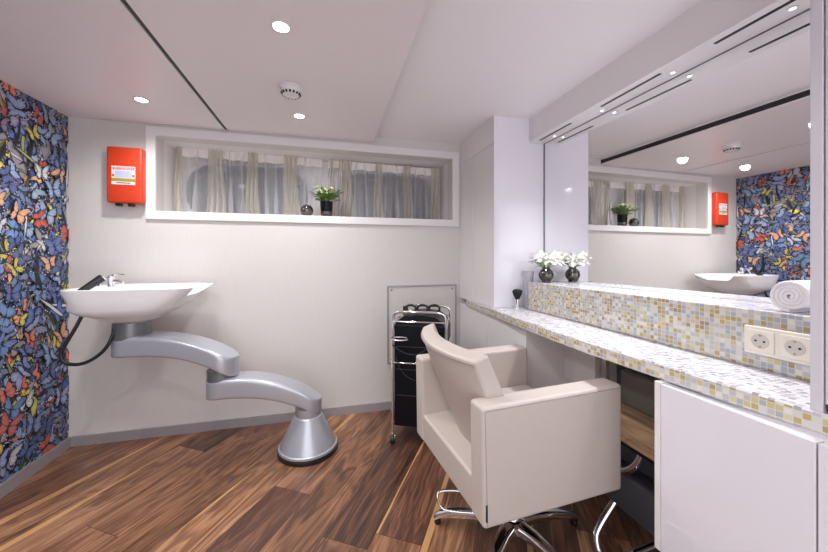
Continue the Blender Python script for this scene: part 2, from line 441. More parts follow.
# left wall: butterfly wallpaper, drawn as flat inked shapes
def wallpaper():
    verts, faces, cols = [], [], []
    def add(poly, c, d):
        i0 = len(verts)
        for (y, z) in poly: verts.append((XL + d, y, z))
        faces.append(list(range(i0, i0+len(poly)))); cols.append(c)
    add([(YF, 0), (YB, 0), (YB, ZL), (YF, ZL)], srgb(150, 150, 160), 0)
    R = random.Random(11)
    fore = [(0, .05), (.08, .25), (.35, .62), (.75, .92), (1.0, .95), (1.02, .82), (.9, .55), (.82, .28), (.6, .1), (.25, -.02), (0, -.05)]
    hind = [(0, .05), (.3, .05), (.62, .1), (.8, -.08), (.82, -.35), (.68, -.6), (.5, -.72), (.32, -.66), (.15, -.4), (0, -.12)]
    blues = [srgb(80, 110, 172), srgb(106, 138, 190), srgb(58, 80, 142), srgb(146, 168, 206), srgb(92, 122, 164), srgb(150, 156, 196), srgb(66, 96, 156)]
    oth = [srgb(204, 98, 72), srgb(232, 128, 88), srgb(184, 76, 60), srgb(222, 206, 84), srgb(200, 186, 84), srgb(128, 110, 136), srgb(150, 140, 138),
           srgb(206, 204, 210), srgb(224, 170, 128), srgb(190, 192, 204)]
    dark = [srgb(34, 36, 56), srgb(40, 38, 44), srgb(30, 38, 70)]
    Y0 = .1
    N = 2700
    d = 0.0
    def inset(poly, f):
        cx = sum(p[0] for p in poly)/len(poly); cy = sum(p[1] for p in poly)/len(poly)
        return [(cx+(x-cx)*f, cy+(y-cy)*f) for x, y in poly]
    for i in range(N):
        d += 5e-6
        y, z = R.uniform(Y0, YB), R.uniform(0, ZL)
        s = R.uniform(.042, .076); a = R.uniform(0, 2*PI) if R.random() < .4 else R.gauss(0, .6)
        ca, sa = math.cos(a), math.sin(a)
        g = R.uniform(.0, .3)
        def tr(poly, k=1, fx=1):
            out = []
            for px, pz in poly:
                px, pz = px*s*k*fx, pz*s*k
                yy, zz = y + px*ca - pz*sa, z + px*sa + pz*ca
                out.append((min(max(yy, YF), YB-.001), min(max(zz, .002), ZL-.001)))
            return out
        kind = R.random()
        if kind < .27:      # leaf or twig
            L = R.uniform(.8, 1.7)
            leaf = [(-.07, -L), (.10, -.4*L), (.15, .2*L), (.05, L), (-.04, .5*L), (-.12, -.2*L)]
            c = R.choice([srgb(104, 106, 78), srgb(134, 130, 104), srgb(70, 84, 54), srgb(170, 166, 104), srgb(206, 206, 210), srgb(24, 24, 30), srgb(206, 206, 210)])
            add(tr([(x*1.5, q*1.07) for x, q in leaf]), R.choice(dark), d); add(tr(leaf), c, d+2e-6)
            continue
        mute = lambda q: tuple(v*(1-g)+g*.2 for v in q)
        c = R.choice(blues) if R.random() < .64 else R.choice(oth)
        c = mute(c)
        c2 = tuple(min(1, v*R.uniform(1.1, 1.45)+.01) for v in c); c3 = tuple(v*.5 for v in c)
        dk = R.choice(dark)
        fold = R.uniform(.45, 1)
        for sx in ((1, -1) if R.random() < .82 else (1,)):
            fx = sx*(1 if sx > 0 else fold)
            for wg in (hind, fore):
                about = lambda f, ox=.07, oy=.03: [(ox+(p[0]-ox)*f, oy+(p[1]-oy)*f) for p in wg]
                add(tr(wg, 1.1, fx), dk, d)
                add(tr(about(.8), 1.1, fx), c, d+1e-6)
                for qx, qy in (((.93, .8), (.86, .62), (.78, .42)) if wg is fore else ((.62, -.52), (.73, -.3))):
                    if R.random() < .6: add(tr([(qx-.05, qy), (qx, qy-.07), (qx+.05, qy), (qx, qy+.07)], 1.1, fx), srgb(206, 208, 216), d+2e-6)
                add(tr(about(.5, .3, .16 if wg is fore else -.1), 1.1, fx), c2, d+2e-6)
                for vx, vy in (((.86, .8), (.84, .5)) if wg is fore else ((.55, -.6), (.74, -.25))):
                    nx, ny = -vy*.02, vx*.02
                    add(tr([(0, 0), (vx+nx, vy+ny), (vx-nx, vy-ny)], 1.05, fx), c3, d+3e-6)
        add(tr([(-.045, -.42), (.045, -.42), (.06, .1), (.03, .3), (-.03, .3), (-.06, .1)]), dk, d+4e-6)
    me = bpy.data.meshes.new('wall_left'); me.from_pydata(verts, [], faces)
    at = me.attributes.new('ink', 'FLOAT_COLOR', 'FACE')
    flat = []
    for c in cols: flat += [c[0], c[1], c[2], 1]
    at.data.foreach_set('color', flat)
    me.materials.append(M['paper'])
    o = bpy.data.objects.new('wall_left', me); COL.objects.link(o); o['kind'] = 'structure'
    MB().box(XL-.1, XL-.0005, YF-.1, YB+.1, 0, ZH).done('wall_left_core', 'wall', o)
wallpaper()
MB().box(XR, XR+.1, YF-.1, YB+.1, 0, ZH).done('wall_right', 'wall', kind='structure')
b = MB(); b.box(XL-.1, XL+.4, YF-.1, YF, 0, ZH); b.box(XR-.5, XR+.1, YF-.1, YF, 0, ZH)
b.done('wall_front', 'wall', kind='structure')  # unseen wall, left open in the middle to let world light in as fill
MB().box(XL, 1.027, YB-.012, YB, 0, .06).done('baseboard_back', 'alu', kind='structure')
MB().box(XL, XL+.028, YF, YB-.012, 0, .06).done('baseboard_left', 'alu', kind='structure')

# bulkhead over the mirror
BX, BZ = 1.283, 1.908
bk = MB().box(BX, XR, YF, 1.912, BZ, ZH).done('trim_5', 'white_satin', kind='structure')
for (y0, y1) in ((1.576, 1.86), (1.059, 1.366), (.556, .863), (.05, .36)):
    MB().box(1.319, 1.333, y0, y1, BZ-.0012, BZ+.0004).done('air_slot', 'black', bk)

# ------------------------------------------------------------------ right side joinery
CTZ, CTB = .828, .785
MX = lambda y: 1.395-.02*(y-1.9)          # the mirror sits very slightly out of parallel
mir = MB().prism([(MX(.467), .467), (XR-.0005, .467), (XR-.0005, 1.9115), (MX(1.9115), 1.9115)], .999, BZ-.001).done('wall_mirror', 'mirror')
tag(mir, 'large frameless wall mirror above the mosaic ledge', 'mirror')

tc = thing('tall_cabinet', 'tall white lacquered cabinet in the back right corner, reaching the ceiling', 'cabinet', (1.22, 2.2, CTZ))
def rel(o, x0, x1, y0, y1, z0, z1):
    l = o.location
    return (x0-l.x, x1-l.x, y0-l.y, y1-l.y, z0-l.z, z1-l.z)
MB().box(*rel(tc, 1.031, XR-.001, 1.916, YB-.001, CTZ+.0005, ZH-.001)).done('carcass', 'white_satin', tc)
MB().box(*rel(tc, 1.029, XR-.0005, 1.912, 1.916, CTZ+.0005, ZH-.001), bev=.001).done('end_panel', 'white_gloss', tc)
MB().box(*rel(tc, 1.0265, 1.031, 1.912, 2.235, CTZ+.0005, 1.886), bev=.001).done('door', 'white_satin', tc)
MB().box(*rel(tc, 1.0265, 1.031, 1.912, YB-.001, 1.889, ZH-.001), bev=.001).done('filler_panel', 'white_satin', tc)
MB().box(*rel(tc, 1.0265, 1.031, 2.238, YB-.001, CTZ+.0005, 1.886), bev=.001).done('door', 'white_satin', tc)

bc = thing('base_cabinet', 'white base cabinet below the far end of the counter, beside the black trolley', 'cabinet', (1.2, 2.0, 0))
MB().box(*rel(bc, 1.032, XR-.001, 1.56, YB-.001, 0, CTB-.0005)).done('carcass', 'white_satin', bc)
MB().box(*rel(bc, 1.027, 1.032, 1.56, 2.0, .06, CTB-.004), bev=.001).done('door', 'white_satin', bc)
MB().box(*rel(bc, 1.027, 1.032, 2.003, YB-.002, .06, CTB-.004), bev=.001).done('door', 'white_satin', bc)
# knee space back panels, plinth, post
MB().box(1.27, XR, 1.345, 1.56, .16, CTB-.0005).done('trim_6', 'white_satin', kind='structure')
MB().box(1.40, XR, 1.0, 1.345, .16, CTB-.0005).done('trim_7', 'charcoal_matt', kind='structure')
MB().box(1.30, XR, YF+.3, 1.56, 0, .16).done('trim_8', 'charcoal_matt', kind='structure')
MB().box(1.275, 1.30, 1.285, 1.315, .16, CTB-.0005, bev=.004).done('trim_9', 'alu', kind='structure')

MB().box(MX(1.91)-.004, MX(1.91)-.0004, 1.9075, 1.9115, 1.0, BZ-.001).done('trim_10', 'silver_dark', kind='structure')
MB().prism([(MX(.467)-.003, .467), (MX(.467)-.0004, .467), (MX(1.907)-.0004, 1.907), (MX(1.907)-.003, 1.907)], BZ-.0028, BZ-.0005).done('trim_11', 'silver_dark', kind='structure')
# counter with bowed front
def bow(y):
    pts = [(.02, 1.0), (.25, .998), (.5, .985), (.8, .965), (1.1, .952), (1.5, .966), (1.9, .998), (2.15, 1.003), (2.32, 1.016)]
    for (a, p), (c, q) in zip(pts, pts[1:]):
        if y <= c:
            f = (y-a)/(c-a); return p+(q-p)*f
    return pts[-1][1]
ct = thing('vanity_counter', 'long mosaic-tiled vanity counter with a bowed front edge', 'counter', (0, 0, 0))
n = 48; ys = [.02+2.30*i/n for i in range(n+1)]
fr = [(bow(y), y) for y in ys]
fr = [((fr[max(i-2, 0)][0]+fr[max(i-1, 0)][0]+p[0]+fr[min(i+1, n)][0]+fr[min(i+2, n)][0])/5, p[1]) for i, p in enumerate(fr)]
front = [p for p in fr if p[1] < 1.9115]
back = [p for p in fr if p[1] >= 1.9]
outline = [(XR-.0005, .02)] + [p for p in fr] + [(1.0268, 2.33), (1.0268, 1.9118), (XR-.0005, 1.9118)]
m = MB()
m.loft([[(x, y, CTB) for x, y in outline], [(x, y, CTZ-.004) for x, y in outline],
        [(x + (.004 if i in range(1, len(fr)+1) else 0), y, CTZ) for i, (x, y) in enumerate(outline)]])
m.done('worktop', 'mosaic', ct)

lg = thing('mosaic_ledge', 'raised mosaic-tiled ledge running along the foot of the mirror', 'ledge', (0, 0, 0))
MB().box(1.205, XR-.0005, .48, 1.808, CTZ+.0005, .998, bev=.003).done('tiled_body', 'mosaic_small', lg)

# double socket on the ledge face
sk = thing('double_socket', 'cream double wall socket in the mosaic splashback', 'socket', (1.205, .626, .911))
MB().box(-.009, -.0005, -.076, .076, -.0405, .0405, bev=.003).done('frame', 'socket', sk)
for cy in (.0365, -.0365):
    MB().box(-.012, -.0088, cy-.031, cy+.031, -.031, .031, bev=.002).done('cover', 'socket', sk)
    m = MB(); m.lathe([(.0205, -.0122), (.0205, -.0128), (.019, -.0132), (.0175, -.0124), (0.0, -.0122)], (0, cy, 0), 28, 'x')
    ins = m.done('insert', 'socket_in', sk, smooth=True)
    for dy in (-.0095, .0095):
        m = MB(); m.lathe([(.003, -.0124), (.003, -.0131), (0, -.0132)], (0, cy+dy, 0), 12, 'x'); m.done('pin_hole', 'ink', ins)
    for dz in (-.0165, .0165):
        MB().box(-.0136, -.0124, cy-.0025, cy+.0025, dz-.003, dz+.003).done('earth_clip', 'alu', ins)

# wall-hung cabinet, right
wc = thing('hanging_cabinet', 'white glossy wall-hung cabinet under the near end of the counter', 'cabinet', (1.18, .2, .5))
MB().box(*rel(wc, .975, XR-.001, -.35, .753, .29, .775)).done('carcass', 'white_satin', wc)
MB().box(*rel(wc, .945, .975, .756, .774, .285, .782), bev=.001).done('side_panel', 'white_satin', wc)
MB().box(*rel(wc, .975, XR-.001, .753, .774, .285, CTB-.0005), bev=.001).done('side_panel', 'white_satin', wc)
MB().box(*rel(wc, .988, XR-.001, -.35, .753, .775, CTB-.0005)).done('handle_recess', 'grey_edge', wc)
MB().box(*rel(wc, .945, .974, .437, .7545, .285, .779), bev=.0012).done('door', 'white_gloss', wc)
MB().box(*rel(wc, .945, .974, -.02, .4335, .285, .779), bev=.0012).done('door', 'white_gloss', wc)

# upper cabinet at the near end of the mirror
uc = thing('upper_cabinet', 'tall grey-white cupboard standing on the near end of the counter at the right', 'cupboard', (1.2, .2, CTZ))
MB().box(*rel(uc, .99, XR-.001, .447, .466, CTZ+.0005, BZ-.001), bev=.001).done('side_panel', 'grey_edge', uc)
MB().box(*rel(uc, 1.012, XR-.001, .02, .4465, CTZ+.0005, BZ-.001)).done('carcass', 'grey_edge', uc)
MB().box(*rel(uc, .992, 1.0115, .02, .4445, CTZ+.02, BZ-.001), bev=.001).done('door', 'grey_edge', uc)
m = MB(); m.lathe([(.006, 0), (.009, -.003), (.009, -.014), (.004, -.016), (0, -.016)], (.998-1.2, .435-.2, CTZ+.0195-CTZ), 12, 'z')
m.done('door_buffer', 'black', uc, smooth=True)

# ------------------------------------------------------------------ access panel
ap = thing('access_panel', 'white square access hatch screwed to the back wall behind the trolley', 'hatch', (.7125, YB, .64))
MB().box(-.27, .27, -.006, -.0005, -.287, .287).done('panel', 'wall', ap)
frame_xz(-.28, .28, -.297, .297, .012, -.013, -.0005).done('frame', 'alu', ap, bevel=.002)
for sx in (-1, 1):
    for sz in (-1, 1):
        m = MB(); m.lathe([(.006, -.006), (.006, -.008), (0, -.0085)], (sx*.245, 0, sz*.262), 14, 'y'); m.done('screw', 'ink', ap)

# ------------------------------------------------------------------ fire blanket box
fb = thing('fire_blanket_box', 'orange-red fire blanket box hanging on the back wall left of the recess', 'fire blanket', (-1.212, YB, 1.658))
MB().box(-.094, .094, -.062, -.0005, -.172, .172, bev=.012, seg=3).done('case', 'red', fb, smooth=True)
lb = MB().box(-.064, .058, -.0632, -.0618, -.06, .052).done('label_plate', 'label', fb)
MB().box(-.058, .054, -.0638, -.0633, .03, .046).done('title_band', 'label_red', lb)
MB().box(-.046, .04, -.0638, -.0633, -.018, .024).done('picture', 'label_blue', lb)
MB().box(-.064, .058, -.0638, -.0633, -.042, -.022).done('text_band', 'label_olive', lb)
MB().box(-.062, -.049, -.0638, -.0633, -.014, .002).done('pictogram', 'label_red', lb)
MB().box(.042, .055, -.0638, -.0633, -.014, .002).done('pictogram', 'label_red', lb)
def text(s, size, loc, mat, parent, rot=(PI/2, 0, 0)):
    cu = bpy.data.curves.new('lettering', 'FONT'); cu.body = s; cu.size = size; cu.align_x = 'CENTER'; cu.align_y = 'CENTER'
    cu.extrude = .0002
    tmp = bpy.data.objects.new('tmp', cu); COL.objects.link(tmp)
    bpy.context.view_layer.update()
    me = bpy.data.meshes.new_from_object(tmp.evaluated_get(bpy.context.evaluated_depsgraph_get()))
    bpy.data.objects.remove(tmp)
    o = bpy.data.objects.new('lettering', me); COL.objects.link(o); o.location = loc; o.rotation_euler = rot
    me.materials.clear(); me.materials.append(M[mat]); o.parent = parent; return o
text('BLUSDEKEN', .0185, (-.002, -.0642, .038), 'label', lb)
MB().box(-.04, .034, -.0638, -.0633, -.053, -.048).done('text_line', 'ink', lb)
for x in (-.04, .025):
    m = MB(); m.box(x-.014, x+.014, -.05, -.02, -.19, -.171, bev=.003); m.done('pull_tab', 'black', fb)

# ------------------------------------------------------------------ curtains
YC = 2.715
def curtain(name, x0, x1, bunches, pinches, label):
    c = thing(name, label, 'curtain', ((x0+x1)/2, YC, NZ0), 0, 'sheer curtains in the recess')
    X = lambda x: x-(x0+x1)/2
    zt, zh = 1.928-NZ0, 1.866-NZ0
    n = 150
    def fold(x, f, amp): return amp*math.sin(x*f+math.sin(x*9)*1.5)
    def zoff(x): return -.012*(x+.05)
    m = MB()
    rows = []
    for r in range(7):
        f = r/6; z = .003+(zh-.003)*f
        rows.append([(X(x0+(x1-x0)*i/n)+.006*(1-f)*math.sin(i*.33), fold(x0+(x1-x0)*i/n, 62, .012+.006*(1-f)), z+zoff(x0+(x1-x0)*i/n)*f) for i in range(n+1)])
    m.loft(rows, cap=False, closed=False).done('drape', 'sheer', c, smooth=True)
    m = MB()
    rows = [[(X(x0+(x1-x0)*i/n), fold(x0+(x1-x0)*i/n, 62, .012*(1-k)), (zh, zt)[k]+zoff(x0+(x1-x0)*i/n)) for i in range(n+1)] for k in (0, 1)]
    m.loft(rows, cap=False, closed=False).done('header_tape', 'header', c, smooth=True)
    for (bx, w, spread) in bunches:
        m = MB(); k = 40; rows = []
        for r in range(7):
            f = r/6; z = .004+(zt-.004)*f
            ww = w*(1+spread*(1-f))
            rows.append([(X(bx)+(i/k-.5)*ww+.010*math.sin(r*.7+bx*40)*(1-f)+.006*math.sin(i*.5+r)*(1-f), -.028+.016*math.sin(i/k*2*PI*(3.2 if w > .06 else 2.2)+bx*9), z+zoff(bx)*f) for i in range(k+1)])
        m.loft(rows, cap=False, closed=False).done('gathered_fold', 'sheer_fold', c, smooth=True)
    for q in pinches:
        m = MB(); rows = []
        for r in range(9):
            f = r/8; z = zt-(zt-.004)*f
            ww = .010+.028*f*f+.006*math.sin(q*60+r); sh = .02*f*math.sin(q*50)
            rows.append([(X(q)+sh+(i/8-.5)*ww, -.022+.006*math.sin(i/8*PI), z+zoff(q)) for i in range(9)])
        m.loft(rows, cap=False, closed=False).done('pinch_pleat', 'sheer', c, smooth=True)
    return c
curtain('sheer_curtain', -1.04, -.045, [(-1.02, .03, .6), (-.79, .085, .5), (-.545, .07, .45), (-.275, .095, .25)], [-.91, -.70, -.62, -.46, -.38, -.17],
        'left sheer white curtain, hanging before the round window beside the orange-red box')
curtain('sheer_curtain', .0, .935, [(.135, .10, .15), (.40, .06, .35), (.64, .07, .3), (.895, .075, .25), (.03, .02, 1.5)], [.22, .29, .47, .55, .72, .80],
        'right sheer white curtain, behind and right of the plant on the recess sill')

# ------------------------------------------------------------------ plants
def leaf(m, base, d, L, w, droop=.3):
    d = Vector(d).normalized(); side = d.cross(Vector((0, 0, 1)))
    if side.length < .1: side = Vector((1, 0, 0))
    side.normalize(); pts = []
    B = Vector(base)
    prof = [(0, .06), (.2, .6), (.45, 1), (.7, .75), (.9, .3), (1, .02)]
    Lp, Rp, Mp = [], [], []
    for f, k in prof:
        c = B+d*(L*f)+Vector((0, 0, -droop*L*f*f))
        Lp.append(c+side*(w*k*.5)+Vector((0, 0, w*k*.15))); Rp.append(c-side*(w*k*.5)+Vector((0, 0, w*k*.15))); Mp.append(c)
    for a, b in ((Lp, Mp), (Mp, Rp)):
        for i in range(len(prof)-1):
            m.bm.faces.new([m.bm.verts.new(p) for p in (a[i], a[i+1], b[i+1], b[i])])
def bouquet(par, base, R, seed, nl, nf, leafm, petalm, fl=.032, spread=1.0, up=.9):
    rr = random.Random(seed)
    st, lf = MB(), MB()
    for i in range(nl):
        a = rr.uniform(0, 2*PI); e = rr.uniform(.2, 1)*spread
        d = Vector((math.cos(a)*e, math.sin(a)*e, up*rr.uniform(.5, 1)))
        b0 = Vector(base)+Vector((math.cos(a)*.012, math.sin(a)*.012, 0))
        s0 = b0+d*rr.uniform(.1, .65)*R
        if i % 3 == 0: st.tube([base, b0.lerp(s0, .5), s0], .0014, 5)
        leaf(lf, s0, d, R*rr.uniform(.35, .7), R*.2, rr.uniform(.1, .5))
    st.done('stem', 'green_dark', par); lf.done('foliage', leafm, par)
    for i in range(nf):
        a = 2*PI*i/nf+rr.uniform(-.4, .4); e = rr.uniform(.15, .8)*spread
        d = Vector((math.cos(a)*e, math.sin(a)*e, up*rr.uniform(.7, 1.05)))
        c = Vector(base)+d*R*rr.uniform(.8, 1.05)
        m = MB()
        for k in range(6):
            t = 2*PI*k/6
            q = d.normalized(); s1 = q.orthogonal().normalized(); s2 = q.cross(s1)
            pd = (s1*math.cos(t)+s2*math.sin(t))*.9+q*.55
            leaf(m, c, pd, fl, fl*.5, .15)
        m.ball(tuple(c+d.normalized()*.004), .004, 1, 8)
        m.done('flower', petalm, par)

pp = thing('potted_flowers', 'black cylinder pot of green-white flowers on the recess sill', 'potted plant', (-.011, 2.545, NZ0+.0005))
m = MB(); m.lathe([(.0, .0), (.036, .0), (.039, .006), (.044, .075), (.046, .118), (.042, .118), (.040, .10), (0, .098)], n=36)
pot = m.done('pot', 'black_gloss', pp, smooth=True)
m = MB(); m.lathe([(.0395, .018), (.0415, .02), (.0425, .036), (.0415, .044)], n=36, cap=False)
m.done('silver_band', 'smoke_glass', pot, smooth=True)
bouquet(pp, (0, 0, .10), .135, 3, 80, 18, 'green', 'petal_green', .036, 1.0, .8)

gb = MB()
gb.lathe([(.0, 0), (.028, 0), (.03, .003)] + [(.046*math.cos(t), .045+.046*math.sin(t)) for t in [(-60+i*10)*PI/180 for i in range(15)]] + [(.008, .089), (0, .0905)], n=36)
o = gb.done('glass_ball', 'smoke_glass', smooth=True, loc=(-.149, 2.535, NZ0+.0005))
tag(o, 'smoked glass ball ornament on the recess sill, left of the flowers', 'ornament')

vs = thing('flower_vase', 'round smoked glass vase of white lilies on the end of the mosaic ledge', 'vase', (1.30, 1.762, .9985))
m = MB(); m.lathe([(0, 0), (.022, 0), (.026, .003)] + [(.044*math.cos(t), .044+.043*math.sin(t)) for t in [(-55+i*10)*PI/180 for i in range(12)]] + [(.022, .084), (.022, .092), (.019, .092), (.019, .082), (0, .08)], n=36)
m.done('bowl', 'smoke_glass', vs, smooth=True)
bouquet(vs, (0, 0, .085), .10, 8, 26, 11, 'green', 'petal', .058, 1.2, .62)

tb = MB(); tb.lathe([(0, 0), (.022, 0), (.024, .004), (.023, .1), (.027, .18), (.033, .235), (.030, .235), (.024, .18), (.02, .1), (.02, .012), (0, .01)], n=32)
o = tb.done('glass_tumbler', 'frost', smooth=True, loc=(1.222, 1.83, CTZ+.0005))
tag(o, 'slim frosted glass standing between the ledge end and the tall cabinet', 'glass')

br = thing('makeup_brush', 'black kabuki make-up brush standing upright on the counter', 'brush', (1.14, 1.825, CTZ+.0005))
m = MB(); m.lathe([(0, 0), (.010, 0), (.011, .003), (.0105, .04), (.012, .062), (0, .062)], n=24); m.done('handle', 'chrome', br, smooth=True)
m = MB(); m.lathe([(.011, .060), (.017, .072), (.026, .092), (.031, .108), (.027, .118), (.016, .124), (0, .126)], n=32); m.done('bristles', 'bristle', br, smooth=True)

# rolled towel
tw = thing('rolled_towel', 'rolled white towel lying on the ledge beside the grey-white cupboard', 'towel', (1.285, .615, .9988))
m = MB()
R0, th = .046, .0085
spir = []
turns = 4.0
N_ = 120
outer = [(R0-.0095*turns*(i/N_), -PI/2 + 2*PI*turns*(i/N_)) for i in range(N_+1)]
prof = [(r*math.cos(a), r*math.sin(a)) for r, a in outer]
inner = [((r-th)*math.cos(a), (r-th)*math.sin(a)) for r, a in outer]
rings = []
for x in (-.062, -.058, .06, .064):
    k = 1 if abs(x) < .061 else .96
    rings.append([(x, p[0]*k, R0+p[1]*k) for p in prof]+[(x, p[0]*k, R0+p[1]*k) for p in inner[::-1]])
Rv = [[m.bm.verts.new(p) for p in r] for r in rings]
q = len(Rv[0])
for a, b2 in zip(Rv, Rv[1:]):
    for i in range(q): m.bm.faces.new((a[i], a[(i+1) % q], b2[(i+1) % q], b2[i]))
for r in (Rv[0], Rv[-1]):
    for i in range(N_): m.bm.faces.new((r[i], r[i+1], r[q-2-i], r[q-1-i]))
m.done('roll', 'towel', tw, smooth=True)

# ------------------------------------------------------------------ wash basin on articulated arms
wb = thing('wash_basin', 'white shampoo basin carried on a jointed silver arm with conical foot', 'basin', (-.114, 2.075, 0))
OX, OY = -.114, 2.075
def sgn(v, p): return math.copysign(abs(v)**p, v)
def ring(x0, x1, yh, z, n=5, notch=0, cy=2.195, N=64, dz=0):
    out = []
    for i in range(N):
        a = 2*PI*(i+.5)/N
        px = (x0+x1)/2+(x1-x0)/2*sgn(math.cos(a), 2/n); py = yh*sgn(math.sin(a), 2/n)
        zz = z
        if notch:
            r = max(0, (px-(x0+(x1-x0)*.62))/((x1-x0)*.38)); r = r*r*(3-2*r)
            w = max(0, 1-(py/(.74*yh))**2)
            zz -= notch*r*w; px -= .10*r*w*(notch/.07)
        out.append((px-OX, cy+py-OY, zz))
    return out
rings = [ring(-1.15, -.955, .10, .795, 2.4), ring(-1.18, -.915, .13, .815, 2.8), ring(-1.233, -.865, .165, .842, 3.4), ring(-1.2580, -.845, .185, .856, 4.2),
         ring(-1.286, -.81, .198, .880, 5), ring(-1.282, -.755, .207, .930, 5.5, .03), ring(-1.299, -.715, .213, .968, 6, .055), ring(-1.301, -.697, .2155, .985, 6, .066),
         ring(-1.298, -.703, .212, .988, 6, .066), ring(-1.282, -.715, .198, .986, 6, .066), ring(-1.258, -.735, .188, .975, 5.5, .06),
         ring(-1.20, -.80, .165, .915, 4.5, .02), ring(-1.17, -.86, .13, .872, 3.5), ring(-1.13, -.92, .07, .862, 2.4)]
m = MB(); m.loft(rings); m.done('bowl', 'ceramic', wb, smooth=True)
# column under bowl
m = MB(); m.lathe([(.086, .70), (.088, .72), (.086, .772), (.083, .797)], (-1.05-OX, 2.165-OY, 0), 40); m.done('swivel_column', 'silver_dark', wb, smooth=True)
def arm(P, Q, R, ztop, zbot, N=44, ns=40):
    P, Q = Vector((*P, 0)), Vector((*Q, 0)); L = (Q-P).length; d = (Q-P)/L; s_ = Vector((-d.y, d.x, 0))
    st = [-R*math.cos(PI/2*i/10) for i in range(11)]+[L*i/ns for i in range(1, ns)]+[L+R*math.sin(PI/2*i/10) for i in range(11)]
    rings = []
    for s in st:
        if s < 0: hw = math.sqrt(max(1e-7, R*R-s*s))
        elif s > L: hw = math.sqrt(max(1e-7, R*R-(s-L)**2))
        else: hw = R
        hw = max(hw, .002)
        f = max(0, min(1, (s+R)/(L+2*R))); zt, zb = ztop(f), zbot(f)
        rg = []
        for i in range(N):
            a = 2*PI*(i+.5)/N
            ex = 8
            y = hw*sgn(math.cos(a), 2/ex); z = (zt+zb)/2+(zt-zb)/2*sgn(math.sin(a), 2/(7 if math.sin(a) > 0 else 9))
            p = P+d*s+s_*y
            rg.append((p.x, p.y, z))
        rings.append(rg)
    return MB().loft(rings)
sm = lambda f: f*f*(3-2*f)
EL = (-.586-OX, 2.10-OY)
BP = (-1.05-OX, 2.165-OY)
def curve(vals):
    def g(f):
        k = f*(len(vals)-1); i = min(int(k), len(vals)-2); t = k-i
        p0, p1, p2, p3 = vals[max(i-1, 0)], vals[i], vals[i+1], vals[min(i+2, len(vals)-1)]
        return .5*(2*p1+(p2-p0)*t+(2*p0-5*p1+4*p2-p3)*t*t+(3*p1-p0-3*p2+p3)*t**3)
    return g
arm(BP, EL, .088, curve([.716, .725, .719, .696, .651, .588]), curve([.610, .614, .612, .592, .546, .478])).done('upper_arm', 'silver', wb, smooth=True)
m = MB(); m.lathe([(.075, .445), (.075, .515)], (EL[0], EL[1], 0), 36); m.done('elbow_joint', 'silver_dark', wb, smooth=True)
arm(EL, (0, 0), .078, curve([.464, .475, .469, .439, .386, .310]), curve([.358, .363, .356, .330, .284, .224])).done('lower_arm', 'silver', wb, smooth=True)
m = MB(); m.lathe([(.0, .0255), (.166, .0255), (.169, .028), (.169, .040), (.166, .043), (.161, .044), (.160, .048), (.134, .10), (.106, .155), (.083, .205), (.078, .214), (.07, .217), (0, .217)], n=56)
cone = m.done('foot_cone', 'silver', wb, smooth=True)
m = MB(); m.lathe([(0, .0005), (.168, .0005), (.1725, .004), (.1725, .022), (.166, .0245), (0, .0245)], n=56); m.done('foot_ring', 'black', cone, smooth=True)
m = MB(); m.lathe([(.072, .205), (.074, .212), (.074, .262)], n=40); m.done('pivot_collar', 'silver', wb, smooth=True)
# hose, sprayer, faucet
def P3(x, y, z): return (x-OX, y-OY, z)
m = MB(); m.tube([P3(-1.235, 2.10, .86), P3(-1.255, 2.09, .80), P3(-1.285, 2.08, .73), P3(-1.318, 2.07, .655), P3(-1.29, 2.07, .605), P3(-1.21, 2.07, .60), P3(-1.13, 2.08, .66), P3(-1.10, 2.09, .74), P3(-1.10, 2.12, .80)], .0085, 10, smooth=3)
m.done('hose', 'black', wb, smooth=True)
m = MB(); m.tube([P3(-1.262, 2.12, .968), P3(-1.225, 2.145, 1.005), P3(-1.19, 2.17, 1.04)], lambda f: .0155+.006*f, 16); spr = m.done('hand_spray', 'black', wb, smooth=True)
m = MB(); m.tube([P3(-1.192, 2.168, 1.037), P3(-1.186, 2.172, 1.043)], .0195, 18); m.done('spray_head', 'chrome', spr, smooth=True)
m = MB(); m.lathe([(.02, .982), (.02, .99), (.015, .994), (.014, 1.03), (.016, 1.034), (.016, 1.045), (.008, 1.05), (0, 1.051)], (-1.185-OX, 2.235-OY, 0), 24)
m.tube([P3(-1.185, 2.235, 1.015), P3(-1.15, 2.23, 1.018), P3(-1.125, 2.228, 1.005)], .009, 12)
fau = m.done('faucet', 'chrome', wb, smooth=True)
m = MB(); m.tube([P3(-1.185, 2.235, 1.046), P3(-1.15, 2.225, 1.056), P3(-1.11, 2.215, 1.052)], lambda f: .0065-.002*f, 12); m.done('lever', 'chrome', fau, smooth=True)
m = MB(); m.tube([P3(-1.215, 2.18, .992), P3(-1.205, 2.20, 1.03), P3(-1.195, 2.20, 1.036)], .006, 10); m.done('spray_rest', 'chrome', wb, smooth=True)

